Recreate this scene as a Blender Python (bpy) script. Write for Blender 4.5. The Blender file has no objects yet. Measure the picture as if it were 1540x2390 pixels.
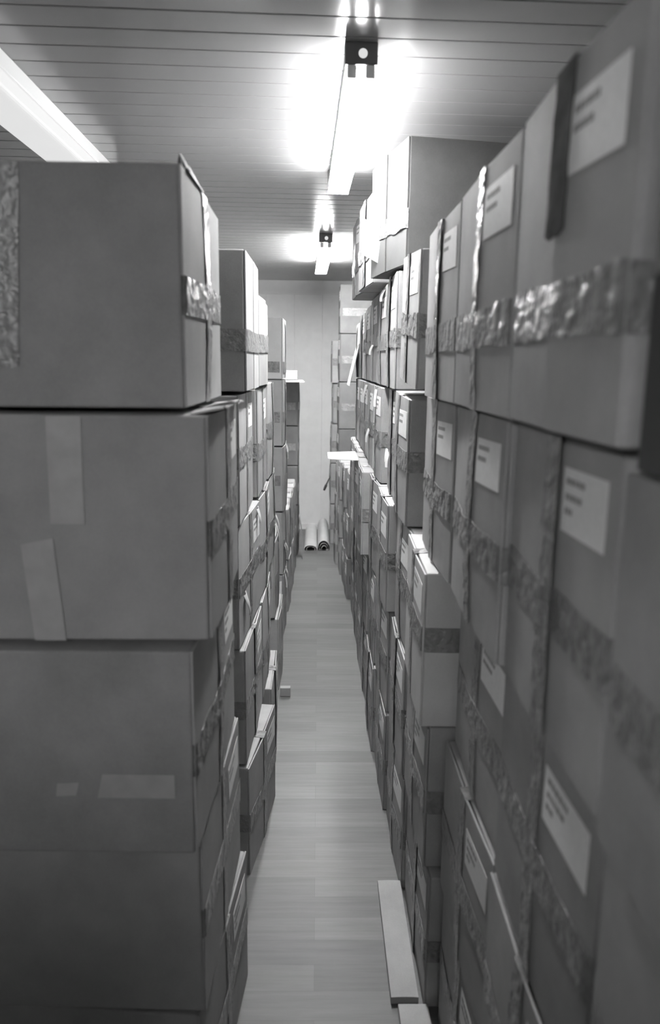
import bpy, bmesh, math, random
from mathutils import Vector, Matrix, noise
random.seed(7)
S = bpy.context.scene
C = S.collection
PI = math.pi
R = math.radians

# ------------------------------------------------------------------ camera, world, exposure
cam = bpy.data.cameras.new('camera')
camo = bpy.data.objects.new('camera', cam)
C.objects.link(camo)
cam.sensor_fit = 'VERTICAL'
cam.sensor_height = 36.0
cam.lens = 1750.0 / 2390.0 * 36.0
cam.clip_start = 0.02
p, y, r = R(11.15), R(0.98), R(0.6)
fw = Vector((math.sin(y) * math.cos(p), math.cos(y) * math.cos(p), -math.sin(p)))
rt = Vector((math.cos(y), -math.sin(y), 0))
up = rt.cross(fw)
rt2 = rt * math.cos(r) + up * math.sin(r)
up2 = up * math.cos(r) - rt * math.sin(r)
m = Matrix((rt2, up2, -fw)).transposed().to_4x4()
m.translation = Vector((0, 0, 1.6))
camo.matrix_world = m
cam.dof.use_dof = True
cam.dof.focus_distance = 3.0
cam.dof.aperture_fstop = 3.2
S.camera = camo

w = bpy.data.worlds.new('world')
S.world = w
w.use_nodes = True
w.node_tree.nodes['Background'].inputs[0].default_value = (1, 1, 1, 1)
w.node_tree.nodes['Background'].inputs[1].default_value = 0.0
S.view_settings.view_transform = 'Standard'
S.view_settings.look = 'None'
S.view_settings.gamma = 1
S.view_settings.use_curve_mapping = False
S.view_settings.exposure = 0.18
TUBE_MAIN, TUBE_FAR, TUBE_REAR, OPAL, LENS = 56.0, 165.0, 175.0, 0.62, 115.0        # lamp strengths

# ------------------------------------------------------------------ materials
def mat(name):
    m = bpy.data.materials.new(name)
    m.use_nodes = True
    nt = m.node_tree
    return m, nt, nt.nodes['Principled BSDF']

def N(nt, t, **kw):
    n = nt.nodes.new(t)
    for k, v in kw.items():
        if k.startswith('i_'):
            n.inputs[k[2:].replace('_', ' ')].default_value = v
        else:
            setattr(n, k, v)
    return n

def ramp(nt, src, a, b, p0=0.0, p1=1.0):
    n = nt.nodes.new('ShaderNodeValToRGB')
    n.color_ramp.elements[0].position = p0
    n.color_ramp.elements[1].position = p1
    n.color_ramp.elements[0].color = (a, a, a, 1)
    n.color_ramp.elements[1].color = (b, b, b, 1)
    nt.links.new(src, n.inputs[0])
    return n

def bump(nt, b, src, strength, dist):
    n = N(nt, 'ShaderNodeBump')
    n.inputs['Strength'].default_value = strength
    n.inputs['Distance'].default_value = dist
    nt.links.new(src, n.inputs['Height'])
    nt.links.new(n.outputs[0], b.inputs['Normal'])

def cardboard(name, v0, v1, rough=0.72):
    m, nt, b = mat(name)
    tc = N(nt, 'ShaderNodeTexCoord')
    no = N(nt, 'ShaderNodeTexNoise', i_Scale=6.0, i_Detail=6.0, i_Roughness=0.6)
    nt.links.new(tc.outputs['Object'], no.inputs['Vector'])
    fi = N(nt, 'ShaderNodeTexNoise', i_Scale=260.0, i_Detail=2.0)
    nt.links.new(tc.outputs['Object'], fi.inputs['Vector'])
    oi = N(nt, 'ShaderNodeObjectInfo')
    a1 = N(nt, 'ShaderNodeMath', operation='MULTIPLY_ADD')
    nt.links.new(fi.outputs[0], a1.inputs[0]); a1.inputs[1].default_value = 0.22
    nt.links.new(no.outputs[0], a1.inputs[2])
    a2 = N(nt, 'ShaderNodeMath', operation='MULTIPLY_ADD')
    nt.links.new(oi.outputs['Random'], a2.inputs[0]); a2.inputs[1].default_value = 0.3
    nt.links.new(a1.outputs[0], a2.inputs[2])
    rp = ramp(nt, a2.outputs[0], v0, v1, 0.35, 1.05)
    nt.links.new(rp.outputs[0], b.inputs['Base Color'])
    b.inputs['Roughness'].default_value = rough
    b.inputs['Specular IOR Level'].default_value = 0.3
    bump(nt, b, fi.outputs[0], 0.12, 0.001)
    return m

def plain(name, v, rough=0.5, spec=0.5, bscale=0, bstr=0.2, bdist=0.002, var=0.0):
    m, nt, b = mat(name)
    b.inputs['Base Color'].default_value = (v, v, v, 1)
    b.inputs['Roughness'].default_value = rough
    b.inputs['Specular IOR Level'].default_value = spec
    if bscale:
        tc = N(nt, 'ShaderNodeTexCoord')
        no = N(nt, 'ShaderNodeTexNoise', i_Scale=bscale, i_Detail=3.0)
        nt.links.new(tc.outputs['Object'], no.inputs['Vector'])
        bump(nt, b, no.outputs[0], bstr, bdist)
        if var:
            rp = ramp(nt, no.outputs[0], v * (1 - var), v * (1 + var), 0.3, 0.7)
            nt.links.new(rp.outputs[0], b.inputs['Base Color'])
    return m

def emit(name, s):
    m, nt, b = mat(name)
    b.inputs['Base Color'].default_value = (.12, .12, .12, 1)
    b.inputs['Emission Color'].default_value = (1, 1, 1, 1)
    b.inputs['Emission Strength'].default_value = s
    return m

M = {}
M['card'] = cardboard('kraft_cardboard', 0.25, 0.42)
M['cardpale'] = cardboard('pale_cardboard', 0.52, 0.68)
M['liner'] = cardboard('raw_cardboard_edge', 0.45, 0.62, 0.85)
M['tape'] = plain('packing_tape', 0.22, 0.30, 0.38, 42.0, 1.0, 0.012, 0.2)
M['glosstape'] = plain('glossy_clear_tape', 0.30, 0.22, 0.5, 60.0, 0.8, 0.006, 0.25)
M['sidetape'] = plain('flat_packing_tape', 0.46, 0.4, 0.5, 30.0, 0.15, 0.002, 0.08)
M['paper'] = plain('label_paper', 0.85, 0.6, 0.4, 90.0, 0.05, 0.001, 0.04)
M['ink'] = plain('print_ink', 0.30, 0.7)
M['white'] = plain('white_enamel', 0.8, 0.3)
M['steel'] = plain('dull_end_plate', 0.12, 0.45)
M['darkplastic'] = plain('dark_plastic', 0.03, 0.5)
M['shipwrap'] = plain('clear_film', 0.5, 0.15, 0.7, 30.0, 0.8, 0.01, 0.1)
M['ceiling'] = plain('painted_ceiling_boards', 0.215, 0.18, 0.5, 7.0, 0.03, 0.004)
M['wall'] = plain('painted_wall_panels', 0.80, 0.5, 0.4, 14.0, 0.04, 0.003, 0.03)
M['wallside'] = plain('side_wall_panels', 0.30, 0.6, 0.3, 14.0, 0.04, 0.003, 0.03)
M['carddark'] = cardboard('dark_kraft_cardboard', 0.055, 0.10)  # cardboard with shade put into its colour, for two cartons
M['cardbrown'] = cardboard('brown_kraft_cardboard', 0.11, 0.19)  # colour darkened to offset strong lamp light on the rear stacks
M['cardmid'] = cardboard('light_kraft_cardboard', 0.42, 0.58)  # paler colour stands in for light falling from behind the camera
M['mattetape'] = plain('matte_brown_tape', 0.10, 0.95, 0.04, 40.0, 0.4, 0.006, 0.2)
M['trim'] = plain('white_trim', 0.82, 0.4)
M['roll'] = plain('roll_paper', 0.66, 0.6, 0.3, 8.0, 0.1, 0.01, 0.05)
M['rollin'] = plain('roll_lining', 0.05, 0.8)  # near-black colour stands in for shade inside the rolls
M['tube'] = emit('fluorescent_tube', TUBE_MAIN)
M['tube_far'] = emit('fluorescent_tube_bright', TUBE_FAR)
M['lens'] = emit('lamp_lens', LENS)
M['lens_far'] = emit('lamp_lens_bright', LENS * 1.45)
M['tube_aisle'] = emit('fluorescent_tube_weak', TUBE_REAR * .2)
M['tube_rear'] = emit('fluorescent_tube_dim', TUBE_REAR)
M['opal'] = emit('opal_diffuser', OPAL)

def floor_mat():
    m, nt, b = mat('laminate_floor')
    tc = N(nt, 'ShaderNodeTexCoord')
    br = N(nt, 'ShaderNodeTexBrick', offset=0.37, offset_frequency=2, squash=1.0)
    br.inputs['Scale'].default_value = 1.0
    br.inputs['Mortar Size'].default_value = 0.0006
    br.inputs['Mortar Smooth'].default_value = 0.3
    br.inputs['Brick Width'].default_value = 0.62
    br.inputs['Row Height'].default_value = 0.088
    br.inputs['Color1'].default_value = (.14, .14, .14, 1)
    br.inputs['Color2'].default_value = (.19, .19, .19, 1)
    br.inputs['Mortar'].default_value = (.12, .12, .12, 1)
    nt.links.new(tc.outputs['Object'], br.inputs['Vector'])
    mp = N(nt, 'ShaderNodeMapping')
    mp.inputs['Scale'].default_value = (2.2, 34.0, 1)
    nt.links.new(tc.outputs['Object'], mp.inputs['Vector'])
    no = N(nt, 'ShaderNodeTexNoise', i_Scale=1.6, i_Detail=7.0, i_Roughness=0.65)
    nt.links.new(mp.outputs[0], no.inputs['Vector'])
    rp = ramp(nt, no.outputs[0], 0.80, 1.14, 0.25, 0.75)
    mx = N(nt, 'ShaderNodeMix', data_type='RGBA', blend_type='MULTIPLY')
    mx.inputs['Factor'].default_value = 1.0
    nt.links.new(br.outputs['Color'], mx.inputs['A'])
    nt.links.new(rp.outputs[0], mx.inputs['B'])
    nt.links.new(mx.outputs['Result'], b.inputs['Base Color'])
    b.inputs['Roughness'].default_value = 0.42
    b.inputs['Specular IOR Level'].default_value = 0.4
    bump(nt, b, br.outputs['Fac'], -0.3, 0.001)
    return m
M['floor'] = floor_mat()

# ------------------------------------------------------------------ helpers
def obj(name, bm, ms, parent=None, smooth=False):
    me = bpy.data.meshes.new(name)
    bm.normal_update()
    bm.to_mesh(me)
    bm.free()
    for q in (ms if isinstance(ms, (list, tuple)) else [ms]):
        me.materials.append(q)
    if smooth:
        for f in me.polygons:
            f.use_smooth = True
        me.set_sharp_from_angle(angle=R(50))
    o = bpy.data.objects.new(name, me)
    C.objects.link(o)
    if parent:
        o.parent = parent
    return o

def thing(name, label, cat, loc, rot=(0, 0, 0), group=None):
    o = bpy.data.objects.new(name, None)
    C.objects.link(o)
    o.empty_display_size = 0.05
    o.location = loc
    o.rotation_euler = rot
    o['label'] = label
    o['category'] = cat
    if group:
        o['group'] = group
    return o

def tag(o, label, cat, group=None):
    o['label'] = label
    o['category'] = cat
    if group:
        o['group'] = group
    return o

def struct(name, bm, ms):
    o = obj(name, bm, ms)
    o['kind'] = 'structure'
    return o

def add_box(bm, x0, x1, y0, y1, z0, z1, bev=0.0, seg=2, jit=0.0):
    vs = [bm.verts.new((x + random.uniform(-jit, jit), yy + random.uniform(-jit, jit), z + random.uniform(-jit, jit)))
          for x in (x0, x1) for yy in (y0, y1) for z in (z0, z1)]
    fs = [(0, 1, 3, 2), (4, 6, 7, 5), (0, 4, 5, 1), (2, 3, 7, 6), (0, 2, 6, 4), (1, 5, 7, 3)]
    faces = [bm.faces.new([vs[i] for i in f]) for f in fs]
    if bev:
        es = list({e for f in faces for e in f.edges})
        bmesh.ops.bevel(bm, geom=es, offset=bev, segments=seg, profile=0.5, affect='EDGES')

def sheet(bm, nu, nv, fn, thick, mi=0):
    """grid sheet with thickness; fn(u,v)->(point, normal)"""
    fr, bk = [], []
    for j in range(nv + 1):
        for i in range(nu + 1):
            pt, n = fn(i / nu, j / nv)
            fr.append(bm.verts.new(pt))
            bk.append(bm.verts.new(Vector(pt) - Vector(n) * thick))
    W = nu + 1
    def face(l):
        f = bm.faces.new(l); f.material_index = mi
    for j in range(nv):
        for i in range(nu):
            a, b, c, d = j * W + i, j * W + i + 1, (j + 1) * W + i + 1, (j + 1) * W + i
            face([fr[a], fr[b], fr[c], fr[d]])
            face([bk[d], bk[c], bk[b], bk[a]])
    for i in range(nu):
        face([fr[i + 1], fr[i], bk[i], bk[i + 1]])
        t = nv * W + i
        face([fr[t], fr[t + 1], bk[t + 1], bk[t]])
    for j in range(nv):
        a, b = j * W, (j + 1) * W
        face([fr[a], fr[b], bk[b], bk[a]])
        a, b = j * W + nu, (j + 1) * W + nu
        face([fr[b], fr[a], bk[a], bk[b]])

def cyl(bm, p0, p1, r0, r1=None, n=16, caps=True):
    r1 = r0 if r1 is None else r1
    p0, p1 = Vector(p0), Vector(p1)
    d = (p1 - p0).normalized()
    a = d.orthogonal().normalized()
    b = d.cross(a)
    A = [bm.verts.new(p0 + (a * math.cos(2 * PI * i / n) + b * math.sin(2 * PI * i / n)) * r0) for i in range(n)]
    B = [bm.verts.new(p1 + (a * math.cos(2 * PI * i / n) + b * math.sin(2 * PI * i / n)) * r1) for i in range(n)]
    for i in range(n):
        bm.faces.new([A[i], A[(i + 1) % n], B[(i + 1) % n], B[i]])
    if caps:
        bm.faces.new(A[::-1]); bm.faces.new(B)

# ------------------------------------------------------------------ room
XL, XR, YB, YE, ZC = -1.75, 0.98, -2.6, 7.25, 2.36
bm = bmesh.new()
add_box(bm, XL - .1, XR + .1, YB - .1, YE + .1, -0.08, 0.0)
struct('floor', bm, M['floor'])

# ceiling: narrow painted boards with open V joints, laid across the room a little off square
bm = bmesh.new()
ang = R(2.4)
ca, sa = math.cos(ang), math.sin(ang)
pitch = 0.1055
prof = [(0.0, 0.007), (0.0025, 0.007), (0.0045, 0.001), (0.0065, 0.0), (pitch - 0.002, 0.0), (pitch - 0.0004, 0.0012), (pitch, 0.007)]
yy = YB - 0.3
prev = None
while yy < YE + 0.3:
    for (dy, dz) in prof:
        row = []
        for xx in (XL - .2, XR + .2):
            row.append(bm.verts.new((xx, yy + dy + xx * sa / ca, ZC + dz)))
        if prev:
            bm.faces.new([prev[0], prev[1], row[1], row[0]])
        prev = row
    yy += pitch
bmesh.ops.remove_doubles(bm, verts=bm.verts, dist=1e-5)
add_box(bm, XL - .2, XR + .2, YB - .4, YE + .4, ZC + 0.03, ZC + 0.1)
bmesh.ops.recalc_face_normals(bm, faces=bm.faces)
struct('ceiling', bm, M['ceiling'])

def panel_wall(name, x0, x1, yw, pitch, off):
    bm = bmesh.new()
    xs = []
    x = x0
    pr = [(0.0, 0.004), (0.003, 0.0), (pitch - 0.003, 0.0)]
    x = x0 - off
    prev = None
    while x < x1 + pitch:
        for dx, dd in pr:
            row = [bm.verts.new((min(max(x + dx, x0), x1), yw + dd, z)) for z in (0, ZC + .02)]
            if prev:
                bm.faces.new([prev[0], row[0], row[1], prev[1]])
            prev = row
        x += pitch
    bmesh.ops.remove_doubles(bm, verts=bm.verts, dist=1e-5)
    bmesh.ops.dissolve_degenerate(bm, edges=bm.edges, dist=1e-6)
    add_box(bm, x0, x1, yw + 0.02, yw + .1, 0, ZC + .02)
    return struct(name, bm, M['wall'])
panel_wall('wall_back', XL, XR, YE, 0.262, 0.05)
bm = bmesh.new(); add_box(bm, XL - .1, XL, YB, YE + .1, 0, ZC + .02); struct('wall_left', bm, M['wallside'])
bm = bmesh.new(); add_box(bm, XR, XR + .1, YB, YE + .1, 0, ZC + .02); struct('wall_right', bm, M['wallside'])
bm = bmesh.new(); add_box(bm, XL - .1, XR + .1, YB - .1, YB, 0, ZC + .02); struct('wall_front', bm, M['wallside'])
bm = bmesh.new(); add_box(bm, XL, XR, YE - 0.018, YE, ZC - 0.125, ZC, 0.003); struct('trim_1', bm, M['wall'])
bm = bmesh.new()
add_box(bm, XL, XR, YE - 0.014, YE, 0, 0.055, 0.003)
add_box(bm, XL, XR, YE - 0.02, YE, 0, 0.014, 0.003)
struct('baseboard_back', bm, M['trim'])

# ------------------------------------------------------------------ ceiling lamps
def batten(label, x, y0, length, rotz, tube_mat, lens=None):
    t = thing('ceiling_lamp', label, 'lamp', (x, y0, ZC), (0, 0, rotz), 'fluorescent battens in a line on the ceiling')
    L = length
    bm = bmesh.new(); add_box(bm, -.034, .034, 0.03, L - .03, -.045, 0, .004); obj('housing', bm, M['white'], t)
    bm = bmesh.new(); add_box(bm, -.04, .04, 0, .03, -.05, 0, .003); obj('end_plate', bm, M['steel'], t)
    bm = bmesh.new(); add_box(bm, -.04, .04, L - .03, L, -.05, 0, .003); obj('end_plate', bm, M['steel'], t)
    bm = bmesh.new(); cyl(bm, (0.004, -.001, -.026), (0.004, 0.002, -.026), .011, n=20); obj('knockout_hole', bm, M['opal'], t)['label'] = 'bright round hole in the end plate'  # disc glows in place of tube light leaking through the knockout
    for s in (-1, 1):
        for yy in (.0, L - .03):
            bm = bmesh.new(); add_box(bm, s * .022 - .011, s * .022 + .011, yy, yy + .03, -.080, -.051, .003); obj('lamp_holder', bm, M['white'], t)
        bm = bmesh.new(); cyl(bm, (s * .022, .031, -.075), (s * .022, L - .031, -.075), .013, n=14)
        obj('tube', bm, tube_mat, t, True)
    bm = bmesh.new()
    add_box(bm, -.037, .037, .035, L - .035, -.05, -.046, .002)
    obj('reflector', bm, M['white'], t)
    if lens:
        bm = bmesh.new()
        add_box(bm, -.041, .041, .052, L - .035, -.0935, -.091, .001)
        obj('lens', bm, [lens], t)
    return t
batten('lit twin-tube lamp on the ceiling, nearer one above the aisle', 0.098, 1.98, 1.24, R(1.2), M['tube'], M['lens'])
batten('small-looking lit twin-tube lamp on the ceiling near the back wall', 0.038, 4.68, 1.24, R(1.2), M['tube_far'], M['lens_far'])
batten('lit twin-tube lamp above the aisle behind the camera', .16, -2.45, 1.26, R(1.1), M['tube_aisle'])  # unseen lamp, added to light carton sides that face the camera
batten('lit twin-tube lamp behind the camera towards the left wall', -1.1, -2.45, 1.26, R(1.1), M['tube_rear'])  # also added out of view, lights the front left stack

t = thing('ceiling_lamp', 'wide lamp with flat pale diffuser above the left cartons', 'lamp', (-0.835, 1.3, ZC), (0, 0, R(1.2)))
bm = bmesh.new(); add_box(bm, -.06, .06, 0, 1.9, -.045, 0, .003); obj('housing', bm, M['white'], t)
bm = bmesh.new(); add_box(bm, -.064, .064, .005, 1.895, -.1, -.0455, .012, 3); obj('diffuser', bm, M['opal'], t)
for yy in (-.012, 1.9):
    bm = bmesh.new(); add_box(bm, -.066, .066, yy, yy + .0115, -.102, 0, .002); obj('end_cap', bm, M['white'], t)

# ------------------------------------------------------------------ cartons
ORD = 'first second third fourth fifth sixth seventh eighth ninth tenth eleventh twelfth thirteenth fourteenth fifteenth sixteenth seventeenth eighteenth nineteenth twentieth'.split()
LAYER = ['bottom layer', 'second layer up', 'third layer up', 'fourth layer up', 'fifth layer up', 'uppermost layer']
CART = []

def carton(side, Y0, Y1, X, z0, h, yaw=0.0, lean=0.0, d=0.6, label=True, seam='full', band=True, layer=None,
           text=None, gap=None, crumple=None, bandz=None, pale=False, seamw=.024, wrap=.22, tapemat='tape', tears=0):
    s = -1 if side == 'R' else 1
    w_ = Y1 - Y0
    rnd = random.Random(int(Y0 * 1000) * 31 + int(z0 * 1000) + (7 if side == 'L' else 0))
    t = thing('carton', text or '', 'box', (X, (Y0 + Y1) / 2, z0), (0, R(lean), s * PI / 2 + R(yaw)),
              'taped cartons stacked in the %s row' % ('right' if side == 'R' else 'left'))
    CART.append((t, side, layer, (Y0 + Y1) / 2, text))
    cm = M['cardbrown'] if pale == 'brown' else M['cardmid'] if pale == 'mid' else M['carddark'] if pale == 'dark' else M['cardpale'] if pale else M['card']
    hw = w_ / 2
    near = Y0 < 3.2
    bm = bmesh.new()
    add_box(bm, -hw, hw, .0045, d, 0, h, .004, 2, .0012)
    obj('body', bm, cm, t)
    sw = [rnd.uniform(.0, .008), rnd.uniform(.0, .008)]
    bul = rnd.uniform(.0, .006)
    def F(x, z):
        k = 1 - abs(x) / hw
        return -(sw[0] if x < 0 else sw[1]) * k - bul * max(0, k) * math.sin(PI * min(1, max(0, z / h)))
    g = gap if gap is not None else rnd.uniform(.002, .005)
    for i, (a, b) in enumerate(((-hw + .001, -g / 2), (g / 2, hw - .001))):
        zt = h - rnd.uniform(.0, .003)
        zb = rnd.uniform(.001, .004)
        bm = bmesh.new()
        def fn(u, v, a=a, b=b, zb=zb, zt=zt):
            x = a + (b - a) * u; z = zb + (zt - zb) * v
            return (x, F(x, z), z), (0, -1, 0)
        sheet(bm, 4, 4, fn, .004)
        obj('flap', bm, cm, t)
    ym = min(F(-1e-4, h / 2), F(1e-4, h / 2))
    def Y(x, z):
        return F(x, z)
    if seam:
        zb = {'full': -.0, 'top': h * rnd.uniform(.45, .62)}[seam]
        ox = rnd.uniform(-.006, .006)
        pts = [(zb + (h + .0015 - zb) * q / 10) for q in range(11)]
        bm = bmesh.new()
        amp = .0016
        def fn(u, v):
            q = v * 1.14
            if q <= 1:
                z = zb + (h + .001 - zb) * q
                x = ox + (u - .5) * 2 * seamw
                nz = noise.noise(Vector((x * 40 + Y0 * 9, z * 34, z0 * 5))) * amp
                rag = .008 * noise.noise(Vector((u * 9, z0, Y0 * 3))) if (seam == 'top' and q < .02) else 0
                return (x, min(F(-1e-4, z), F(1e-4, z)) - .0015 + min(0.0012, nz) , max(.001, z + rag)), (0, -1, 0)
            yy = (q - 1) / .14 * .075
            return (ox + (u - .5) * 2 * seamw, .0 + yy, h + .0026), (0, 0, 1)
        sheet(bm, 6, 24 if near else 10, fn, .0009)
        obj('seam_tape', bm, M[tapemat], t, True)
    if band:
        bz = (bandz if bandz is not None else rnd.uniform(.33, .44)) * h
        bh = .06
        crm = crumple if crumple is not None else rnd.choice([.25, .5, 1.0])
        sl = rnd.uniform(-.03, .03)
        wrapd = wrap
        tot = w_ + 2 * wrapd
        bm = bmesh.new()
        def fn(u, v):
            q = u * tot
            zz = bz + bh * v + sl * (u - .5) * w_
            if q < wrapd:
                pt = (-hw - .0022, wrapd - q, zz); n = (-1, 0, 0)
                k = .15
            elif q > wrapd + w_:
                pt = (hw + .0022, q - wrapd - w_, zz); n = (1, 0, 0)
                k = .15
            else:
                x = q - wrapd - hw
                pt = (x, F(x, zz) - .0026, zz); n = (0, -1, 0)
                k = 1
            nz = noise.noise(Vector((q * 26 + z * 0, zz * 60, Y0 * 7 + z0))) + .6 * noise.noise(Vector((q * 60 + zz * 50, zz * 90, Y0)))
            off = max(-.0008, nz * .0022 * crm * k)
            return tuple(Vector(pt) + Vector(n) * off + Vector((0, 0, .006 * crm * k * noise.noise(Vector((q * 14, 3.1 + v, z0)))))), n
        z = 0
        sheet(bm, 56 if near else 26, 8 if near else 4, fn, .0009)
        obj('band_tape', bm, M['tape'], t, True)
    if label:
        lw, lh = .15, .075
        x1 = hw - rnd.uniform(.02, .032)
        x0 = max(.028, x1 - lw)
        zt = h - rnd.uniform(.032, .05)
        rot = rnd.uniform(-.04, .04)
        bm = bmesh.new()
        def fn(u, v):
            x = x0 + (x1 - x0) * u; z = zt - lh + lh * v + rot * (u - .5) * lw
            return (x, F(x, z) - .0012, z), (0, -1, 0)
        sheet(bm, 4, 3, fn, .0006)
        # two short printed lines, unreadable at this size
        for ln, (za, ll) in enumerate(((.86, .52), (.62, .44), (.40, .25 if rnd.random() < .5 else 0))):
            xx = .08
            while xx < ll:
                ww = rnd.uniform(.04, .09)
                def fn2(u, v, xx=xx, ww=ww, za=za):
                    uu = xx + ww * u
                    x = x0 + (x1 - x0) * uu
                    z = zt - lh + lh * (za - .11 + .1 * v) + rot * (uu - .5) * lw
                    return (x, F(x, z) - .0016, z), (0, -1, 0)
                sheet(bm, 1, 1, fn2, .0003, 1)
                xx += ww + .02
        obj('address_label', bm, [M['paper'], M['ink']], t)['label'] = 'white paper address label'
    for k in range(tears):
        cx = rnd.uniform(-hw * .8, hw * .8); cz = rnd.choice([h * .97, h * .45, h * .4])
        sx = rnd.uniform(.02, .04); sz = rnd.uniform(.04, .1); ou = rnd.uniform(.006, .016); tw = rnd.uniform(-1, 1)
        bm = bmesh.new()
        def fn4(u, v):
            q = 1 - .75 * v
            return (cx + (u - .5) * 2 * sx * q + tw * .02 * v, F(cx, cz) - .004 - ou * math.sin(1.9 * v) - .004 * math.sin(5 * u), cz - sz * v), (0, -1, 0)
        sheet(bm, 4, 6, fn4, .0012)
        obj('torn_tape', bm, M['paper'] if rnd.random() < .45 else M['cardpale'], t, True)['label'] = 'torn pale strip curling off'
    return t

def side_strip(t, w_, pts, mt=None, name='side_tape', lab=None):
    """flat tape on the face turned to the camera (local -x); pts = 4 corners (y, z)"""
    bm = bmesh.new()
    P = [Vector((-w_ / 2 - .0016, a, b)) for a, b in pts]
    def fn(u, v):
        q = (P[0] * (1 - u) + P[1] * u) * (1 - v) + (P[3] * (1 - u) + P[2] * u) * v
        q = q.copy(); q.x += -.0006 * max(0, noise.noise(q * 40))
        return tuple(q), (-1, 0, 0)
    sheet(bm, 10, 14, fn, .0006)
    o = obj(name, bm, mt or M['tape'], t, True)
    if lab:
        o['label'] = lab
    return o

# ---- left row ----------------------------------------------------
H = .372
t = carton('L', 1.225, 1.725, -.198, 0.0, H, -5, layer=0, text='dark carton at floor level of the front left stack', label=True, wrap=.004)
side_tapes = None
t = carton('L', 1.228, 1.705, -.198, .38, H, -2, layer=1, text='carton with lit top rim, second up in the front left stack', wrap=.004)
t = carton('L', 1.172, 1.675, -.200, .76, H, -1, layer=2, text='carton with patchy tape strip low on its front, front left stack', band=True, wrap=.004)
side_strip(t, .503, [(.036, .150), (.159, .150), (.169, .106), (.036, .106)], M['sidetape'], lab='torn length of paler tape')
side_strip(t, .503, [(.20, .134), (.237, .132), (.240, .108), (.206, .110)], M['sidetape'], lab='torn scrap of paler tape')
t = carton('L', 1.205, 1.655, -.178, 1.14, .378, .4, layer=3, text='wide carton with slanted pale tape on its front, front left stack', crumple=.2, seamw=.03, wrap=.004)
side_strip(t, .45, [(.244, .0), (.296, .0), (.309, .165), (.256, .176)], M['sidetape'], lab='slanted paler tape strip')
side_strip(t, .45, [(.203, .20), (.258, .20), (.256, .375), (.201, .375)], M['sidetape'], lab='upright paler tape strip')
# ragged flap tongues sticking out along its top edge
for k, (a, b, c) in enumerate(((-.20, -.02, .010), (-.06, .12, .013), (.06, .2, .006))):
    bm = bmesh.new()
    sheet(bm, 5, 2, lambda u, v: ((a + (b - a) * u, .03 - .05 * v, .3795 + c * v * (1 - .5 * u) + .002 * math.sin(9 * u + k)), (0, 0, 1)), .003)
    obj('torn_flap', bm, M['cardpale'], t)['label'] = 'ragged pale flap edge'
t = carton('L', 1.238, 1.690, -.215, 1.526, .376, .2, layer=4, text='topmost carton of the front left stack with glossy centre tape', label=False, seamw=.03, crumple=.3, wrap=.004)
side_strip(t, .452, [(.268, .065), (.36, .05), (.36, .374), (.247, .374)], M['glosstape'], lab='glossy tape ending in a rounded tear')
bm = bmesh.new()
sheet(bm, 8, 3, lambda u, v: ((-.17 + .15 * u, -.006 + .02 * v, .3765 + .036 * v * abs(math.sin(.4 + 5.6 * u))), (0, 0, 1)), .002)
obj('lifted_tape', bm, M['darkplastic'], t)['label'] = 'dark curled tape end'

carton('L', 2.12, 2.57, -.178, 0, H, -7, layer=0)
carton('L', 2.13, 2.57, -.205, .38, H, -2.0, layer=1)
carton('L', 2.12, 2.57, -.215, .76, H, -3.5, tears=2, layer=2)
carton('L', 2.115, 2.545, -.222, 1.14, H, 0, layer=3, label=True, text='carton with dark face to the camera, just behind front left stack', crumple=1.2)
carton('L', 2.12, 2.55, -.199, 1.522, .38, 0, layer=4, label=False, gap=.010, seam=None, text='tall dark-fronted topmost carton right behind the front left stack', bandz=.29)
carton('L', 2.70, 3.10, -.172, 0, H, 0, layer=0)
carton('L', 2.60, 3.02, -.196, .38, H, 0, layer=1)
carton('L', 2.60, 3.02, -.201, .76, H, -1, layer=2, crumple=1.2)
carton('L', 2.58, 2.98, -.206, 1.14, H, 0, layer=3)
carton('L', 2.58, 3.02, -.200, 1.522, .30, 0, layer=4, band=True, seam=None, text='low pale carton on top with bright label, left row')
carton('L', 3.00, 3.38, -.200, 1.14, .38, 0, layer=3)
carton('L', 3.06, 3.44, -.200, .76, H, 0, tears=2, layer=2, crumple=1.3)
carton('L', 3.50, 3.92, -.186, 0, H, 0, layer=0)
carton('L', 3.49, 3.92, -.204, .38, H, 0, layer=1)
t = carton('L', 4.27, 4.68, -.198, 0, H, 0, tears=2, layer=0, crumple=1.3)
side_strip(t, .41, [(.012, .19), (.085, .19), (.085, .33), (.01, .34)], M['paper'], 'front_label', 'white sheet taped on the side')
carton('L', 4.27, 4.68, -.200, .38, H, 0, tears=2, layer=1)
carton('L', 4.27, 4.68, -.196, .76, H, 0, tears=2, layer=2)
carton('L', 4.27, 4.68, -.199, 1.14, .37, 0, layer=3)
carton('L', 4.26, 4.67, -.199, 1.515, .335, 0, layer=4, pale=True, label=False, text='pale carton standing face-on at the top halfway down the left row', bandz=.1)
for i, ya in enumerate((4.72, 5.16, 5.60)):
    carton('L', ya, ya + .41, -.186 + .004 * i, 0, .345, 0, layer=0)
    carton('L', ya, ya + .41, -.188 + .004 * i, .35, .335, 1, layer=1)
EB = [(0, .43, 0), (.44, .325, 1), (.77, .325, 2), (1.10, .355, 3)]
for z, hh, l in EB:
    carton('L', 6.2, 6.62, -.166, z, hh, 0, layer=l, d=.5, pale='brown')

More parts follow.
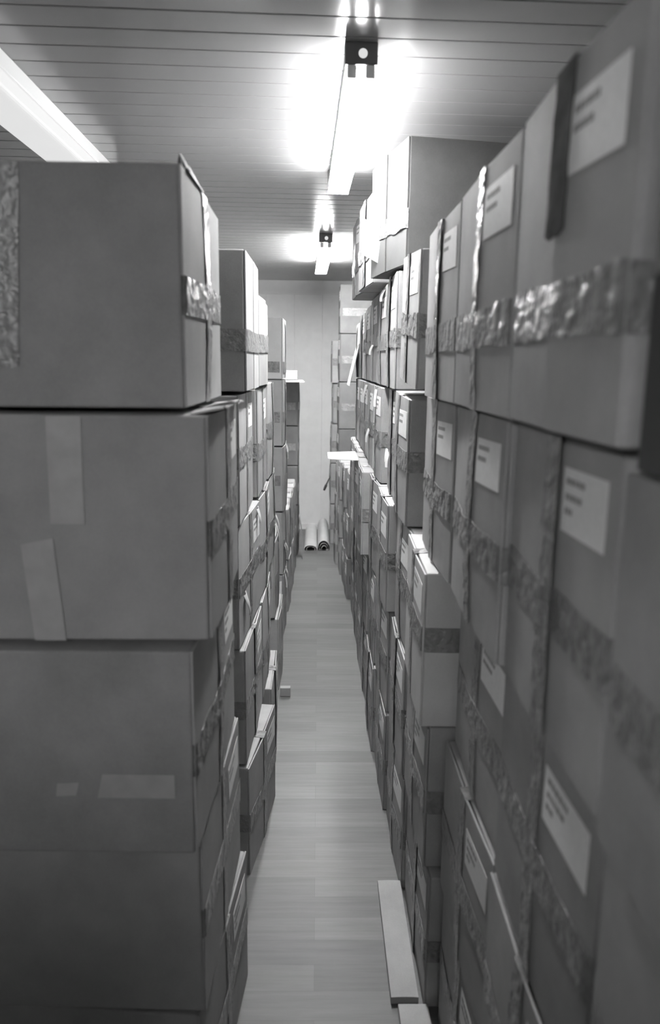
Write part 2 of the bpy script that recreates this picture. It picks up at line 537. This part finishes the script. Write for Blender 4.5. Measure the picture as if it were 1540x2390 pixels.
# unseen cartons added behind the camera to block light on the near boxes
for l in range(4):
    carton('L', -.62, -.20, -.08, .38 * l, H, 0, layer=l, label=False, seam=None, band=False, text='carton behind the camera on the left, ' + LAYER[l])
    carton('L', -.62, -.20, -.70, .38 * l, H, 0, layer=l, label=False, seam=None, band=False, text='carton behind the camera at the left wall, ' + LAYER[l])
for l in range(5):
    carton('R', -.23, .20, .30, .38 * l, H, 0, layer=l, label=False, seam=None, band=False, text='carton behind the camera on the right, ' + LAYER[l])
    carton('R', -.67, -.24, .30, .38 * l, H, 0, layer=l, label=False, seam=None, band=False, text='rearmost carton behind the camera on the right, ' + LAYER[l])
# ---- right row ----------------------------------------------------
# top layer (resting at 1.52)
carton('R', .235, .637, .275, 1.510, .395, 0, layer=4, label=False, pale='dark', text='dark blurred carton closest to the camera at the right picture edge')  # dark colour stands in for the dimness at the frame edge
carton('R', .655, 1.030, .262, 1.528, .376, 0, layer=4, text='large near carton top right with big white label and torn tape', seam='top', seamw=.03, tapemat='mattetape', crumple=.8, bandz=.27)
carton('R', 1.042, 1.455, .262, 1.526, .376, 0, layer=4, crumple=1.0, bandz=.27, seamw=.018)
carton('R', 1.468, 1.865, .262, 1.526, .374, 0, layer=4, bandz=.27)
carton('R', 2.00, 2.392, .256, 1.549, .354, 0, 4.0, layer=4, text='tilted carton leaning towards the camera in the right top layer', bandz=.38)
carton('R', 2.49, 2.865, .252, 1.521, .375, -1, layer=4, crumple=1)
carton('R', 2.88, 3.30, .254, 1.52, .374, 0, tears=1, layer=4)
carton('R', 3.32, 3.74, .254, 1.52, .374, 0, tears=1, layer=4, crumple=1.2)
carton('R', 3.76, 4.18, .254, 1.52, .365, 0, layer=4)
carton('R', 4.20, 4.62, .254, 1.52, .36, 0, layer=4)
t = carton('R', 4.64, 5.06, .250, 1.52, .33, 0, layer=4, label=False, text='topmost carton with a pale flap hanging out, far end of right row')
bm = bmesh.new()
sheet(bm, 3, 6, lambda u, v: ((-.19 + .36 * u, -.06 + .055 * v, -.05 + .24 * v), (0, -1, .25)), .004)
obj('hanging_flap', bm, M['cardpale'], t)['label'] = 'pale flap hanging out into the aisle'
# uppermost three, overhanging
t = carton('R', 2.426, 2.846, .228, 1.906, .372, 11, layer=5, text='highest carton, dark side to the camera, under the right of the near lamp', bandz=.3, crumple=1.5, seam=None, gap=.002, d=.66, pale='dark', wrap=.004)  # darkened colour holds down the close lamp light and shades the near side
bm = bmesh.new()
sheet(bm, 4, 4, lambda u, v: ((-.20 + .13 * u, -.03 + .035 * u - .015 * v, .08 + .13 * v - .05 * u), (0, -1, .2)), .002)
obj('loose_tape', bm, M['card'], t)['label'] = 'loose flap of tape'
carton('R', 2.955, 3.345, .186, 1.906, .33, 5, layer=5, bandz=.3, crumple=1)
carton('R', 3.375, 3.78, .174, 1.906, .335, 3.5, layer=5, bandz=.3, crumple=1)

# layer resting at 1.14
carton('R', .25, .678, .285, 1.131, .375, 0, layer=3, label=False, text='carton with pale top rim at the right picture edge, mid height')
carton('R', .70, 1.085, .290, 1.14, .380, 0, layer=3, text='large near carton at right with large white two-line label', bandz=.36, crumple=.6, seamw=.026)
carton('R', 1.095, 1.520, .280, 1.14, .382, -.8, layer=3, bandz=.35, crumple=1.4)
carton('R', 1.535, 1.945, .280, 1.141, .382, 0, layer=3, bandz=.35, crumple=1.2)
carton('R', 2.13, 2.505, .254, 1.144, .368, 0, 2.2, layer=3, text='leaning carton with near side showing, fourth layer of the right row')
carton('R', 2.525, 2.86, .268, 1.14, H, 0, tears=2, layer=3, crumple=1.4)
carton('R', 2.93, 3.30, .246, 1.14, H, 0, tears=1, layer=3, crumple=1.4)
carton('R', 3.34, 3.72, .246, 1.14, H, 0, tears=1, layer=3, crumple=1.2)
carton('R', 3.74, 4.12, .246, 1.14, H, 0, tears=1, layer=3)
carton('R', 4.14, 4.52, .246, 1.14, H, 0, layer=3)
carton('R', 4.54, 4.96, .246, 1.14, H, 0, layer=3)

# layer resting at .76
carton('R', .25, .680, .297, .756, .370, 0, layer=2, label=False, text='dark carton at the lower right picture edge, third layer up')
carton('R', .70, 1.135, .304, .76, H, -.5, layer=2, text='near carton low at right with long white label and lit top edge', crumple=.5)
carton('R', 1.145, 1.575, .318, .76, H, 0, layer=2, crumple=.6)
carton('R', 1.640, 2.045, .250, .76, .376, -1.5, layer=2, text='jutting carton with bright lit top and pale near side, right row', pale='mid', crumple=1, bandz=.5)
carton('R', 2.07, 2.455, .268, .76, H, 0, layer=2, crumple=1.2)
carton('R', 2.475, 2.88, .236, .76, .376, 0, layer=2)
carton('R', 2.90, 3.24, .234, .76, .374, 2, layer=2, crumple=1.4)
carton('R', 3.265, 3.63, .196, .76, .376, 0, layer=2)
t = carton('R', 3.65, 4.05, .200, .76, .372, 0, layer=2, text='carton with a wide white flap jutting far into the aisle, right row')
bm = bmesh.new()
sheet(bm, 4, 4, lambda u, v: ((.19 - (.36 - .10 * v) * u, -.15 * v, .381 + .006 * v + .004 * math.sin(3 * u)), (0, 0, 1)), .004)
obj('open_flap', bm, M['paper'], t)['label'] = 'white open flap'
carton('R', 4.08, 4.49, .218, .76, H, 0, layer=2)
carton('R', 4.52, 4.94, .218, .76, H, 0, layer=2)
# layer resting at .38
carton('R', .25, .680, .293, .38, .37, 0, layer=1, label=False, text='carton in the bottom right corner of the picture, second layer up')
carton('R', .70, 1.135, .300, .38, H, 0, layer=1, text='near carton second layer up on the right, in shade', crumple=.6)
carton('R', 1.150, 1.590, .305, .38, H, 1, layer=1, crumple=.8)
carton('R', 1.648, 2.05, .266, .38, H, 0, layer=1, text='carton under the jutting one with the lit top, right row', crumple=1)
for (a, b, X, yw) in ((2.07, 2.46, .258, 0), (2.49, 2.9, .246, 1), (2.93, 3.3, .236, 0), (3.33, 3.7, .226, 2), (3.73, 4.1, .222, 0), (4.13, 4.5, .222, 0), (4.53, 4.94, .22, 0)):
    carton('R', a, b, X, .38, H, yw, layer=1, crumple=1.1)
# floor layer
for (a, b, X, yw) in ((.70, 1.13, .31, 0), (1.15, 1.59, .31, 0), (1.62, 2.04, .278, 0), (2.06, 2.46, .262, 1), (2.48, 2.88, .246, 0), (2.9, 3.3, .232, 0), (3.33, 3.7, .236, 1), (3.73, 4.1, .232, 0), (4.13, 4.5, .232, 0), (4.53, 4.94, .232, 0)):
    carton('R', a, b, X, 0, H, yw, layer=0, crumple=1.1)
# small cartons between the row and the rear stacks
for i, (ya, X) in enumerate(((4.99, .205), (5.295, .19), (5.60, .165), (5.905, .145))):
    for l in range(3):
        carton('R', ya, ya + (.285 if i < 3 else .27), X + .004 * ((l * 7 + i) % 3), .295 * l, .288, (l + i) % 2, layer=l, d=.5, crumple=1)
# rear stacks
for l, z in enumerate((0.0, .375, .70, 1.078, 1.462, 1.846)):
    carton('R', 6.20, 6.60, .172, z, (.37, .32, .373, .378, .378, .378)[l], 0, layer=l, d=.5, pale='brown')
for l, z in enumerate((0.0, .37, .74, 1.09, 1.44)):
    carton('R', 6.63, 7.0, .118 if l != 3 else .13, z, (.36, .36, .34, .34, .36)[l], 0, layer=l, d=.5)

# ---- labels that count along each layer ---------------------------
from collections import defaultdict
cnt = defaultdict(list)
for t, side, layer, yc, text in CART:
    if yc > 0:
        cnt[(side, layer)].append((yc, t, text))
for (side, layer), l in cnt.items():
    l.sort(key=lambda q: q[0])
    for i, (yc, t, text) in enumerate(l):
        if not text:
            t['label'] = 'taped carton, %s from the camera in the %s of the %s row' % (ORD[i], LAYER[layer], 'right' if side == 'R' else 'left')

# ------------------------------------------------------------------ loose things
def slab(name, label, cat, loc, rotz, sx, sy, th, mt, crease=None):
    t = thing(name, label, cat, loc, (0, 0, rotz))
    return t
bm = bmesh.new()
def fl(u, v):
    return (.0 + (.07) * u + .0 * (1 - v) * u, .44 * v, .022 + .0015 * math.sin(PI * u)), (0, 0, 1)
sheet(bm, 4, 8, fl, .02)
o = obj('flattened_carton', bm, M['card']); o.location = (.196, 1.628, .001)
tag(o, 'pale flattened carton lying on the floor beside the right row', 'cardboard')
bm = bmesh.new()
sheet(bm, 4, 8, lambda u, v: ((.0 + .075 * u, .42 * v, .02), (0, 0, 1)), .018)
o = obj('flattened_carton', bm, M['card']); o.location = (.212, 1.190, .001)
tag(o, 'flattened carton on the floor at the bottom edge of the photo', 'cardboard')
bm = bmesh.new(); add_box(bm, 0, .05, 0, .03, 0, .045, .003)
o = obj('cardboard_block', bm, M['card']); o.location = (-.176, 3.43, .001)
tag(o, 'small cardboard block on the floor at the left row', 'cardboard')

# sheets resting on the rear stacks
bm = bmesh.new()
sheet(bm, 6, 4, lambda u, v: ((-.32 + .215 * u - .03 * v * u, 5.92 + .54 * v, 1.4645 + .004 * u * v), (0, 0, 1)), .004)
tag(obj('cardboard_sheet', bm, M['paper']), 'white sheet lying on the rear stack of the left row', 'cardboard')
bm = bmesh.new(); add_box(bm, -.30, -.175, 6.30, 6.42, 1.474, 1.545, .003)
tag(obj('small_box', bm, M['paper']), 'small white box on the sheet at the left rear stack', 'box')

# two paper rolls lying on the floor at the back wall
def roll(name, label, x, y0, y1, rx, rz0, rz1, turns):
    t = thing(name, label, 'paper roll', (x, y0, .002))
    bm = bmesh.new()
    L = y1 - y0
    def arch(u, v, k=1.0, inset=0.0):
        a = PI * (1.18 - 1.36 * u)
        rz = (rz0 + (rz1 - rz0) * v) * k
        return Vector((math.cos(a) * rx * k, L * v + inset * (1 - v), max(.0015, rz * (.18 + .82 * math.sin(a)) / 1.0)))
    def fn(u, v):
        q = arch(u, v); n = Vector((q.x / rx, 0, q.z / rz0 + .01)).normalized()
        return tuple(q), tuple(n)
    sheet(bm, 24, 8, fn, .002)
    obj('outer_sheet', bm, M['roll'], t, True)
    for k in turns:
        bm = bmesh.new()
        def fn2(u, v, k=k):
            q = arch(u, v * .06, k, .004); q.x += .006 * (1 - k); n = Vector((q.x / rx, 0, q.z / rz0 + .01)).normalized()
            return tuple(q), tuple(n)
        sheet(bm, 20, 4, fn2, .0015)
        obj('inner_turn', bm, M['roll'], t, True)
    bm = bmesh.new()
    add_box(bm, -rx * .8, rx * .8, .09, .10, .0014, rz0 * .75)
    obj('dark_core', bm, M['rollin'], t)  # blocks the roll end with painted shade
    bm = bmesh.new()
    def fn3(u, v):
        q = arch(u, v * .6, .955, .003); n = Vector((q.x / rx, 0, q.z / rz0 + .01)).normalized()
        return tuple(q), tuple(n)
    sheet(bm, 24, 4, fn3, .0008)
    obj('dark_lining', bm, M['rollin'], t, True)  # shade inside the roll, put in as a dark shell
    bm = bmesh.new()
    add_box(bm, -rx * .97, rx * .97, .004, .16, .0002, .0012)
    obj('dark_lining', bm, M['rollin'], t)
    return t
roll('paper_roll', 'flatter pale roll lying by the back wall, left of two', -.058, 6.36, 7.2, .056, .048, .06, (.7,))
roll('paper_roll', 'rounder pale roll with curled inside, right of two by the back wall', .057, 6.36, 7.2, .053, .09, .12, (.72, .45))

# dark cable end poking out from the rear cartons
t = thing('cable_end', 'dark tapered cable end sticking out from rear right cartons', 'cable', (.1135, 6.75, .60))
bm = bmesh.new(); cyl(bm, (.0, .0, .0), (-.035, -.02, -.075), .004, .007, 10); obj('cable', bm, M['darkplastic'], t, True)
bm = bmesh.new(); cyl(bm, (-.0355, -.0203, -.0761), (-.056, -.03, -.125), .012, .009, 12); obj('plug', bm, M['darkplastic'], t, True)

# a bent cardboard sheet leaning against the rear left cartons
bm = bmesh.new()
sheet(bm, 6, 8, lambda u, v: ((-.150 + .03 * (1 - v) + .012 * math.sin(PI * v), 6.06 + .1 * u, .004 + .36 * v), (1, 0, .05)), .004)
tag(obj('cardboard_sheet', bm, M['card']), 'bent cardboard sheet leaning on the left row near the back', 'cardboard')
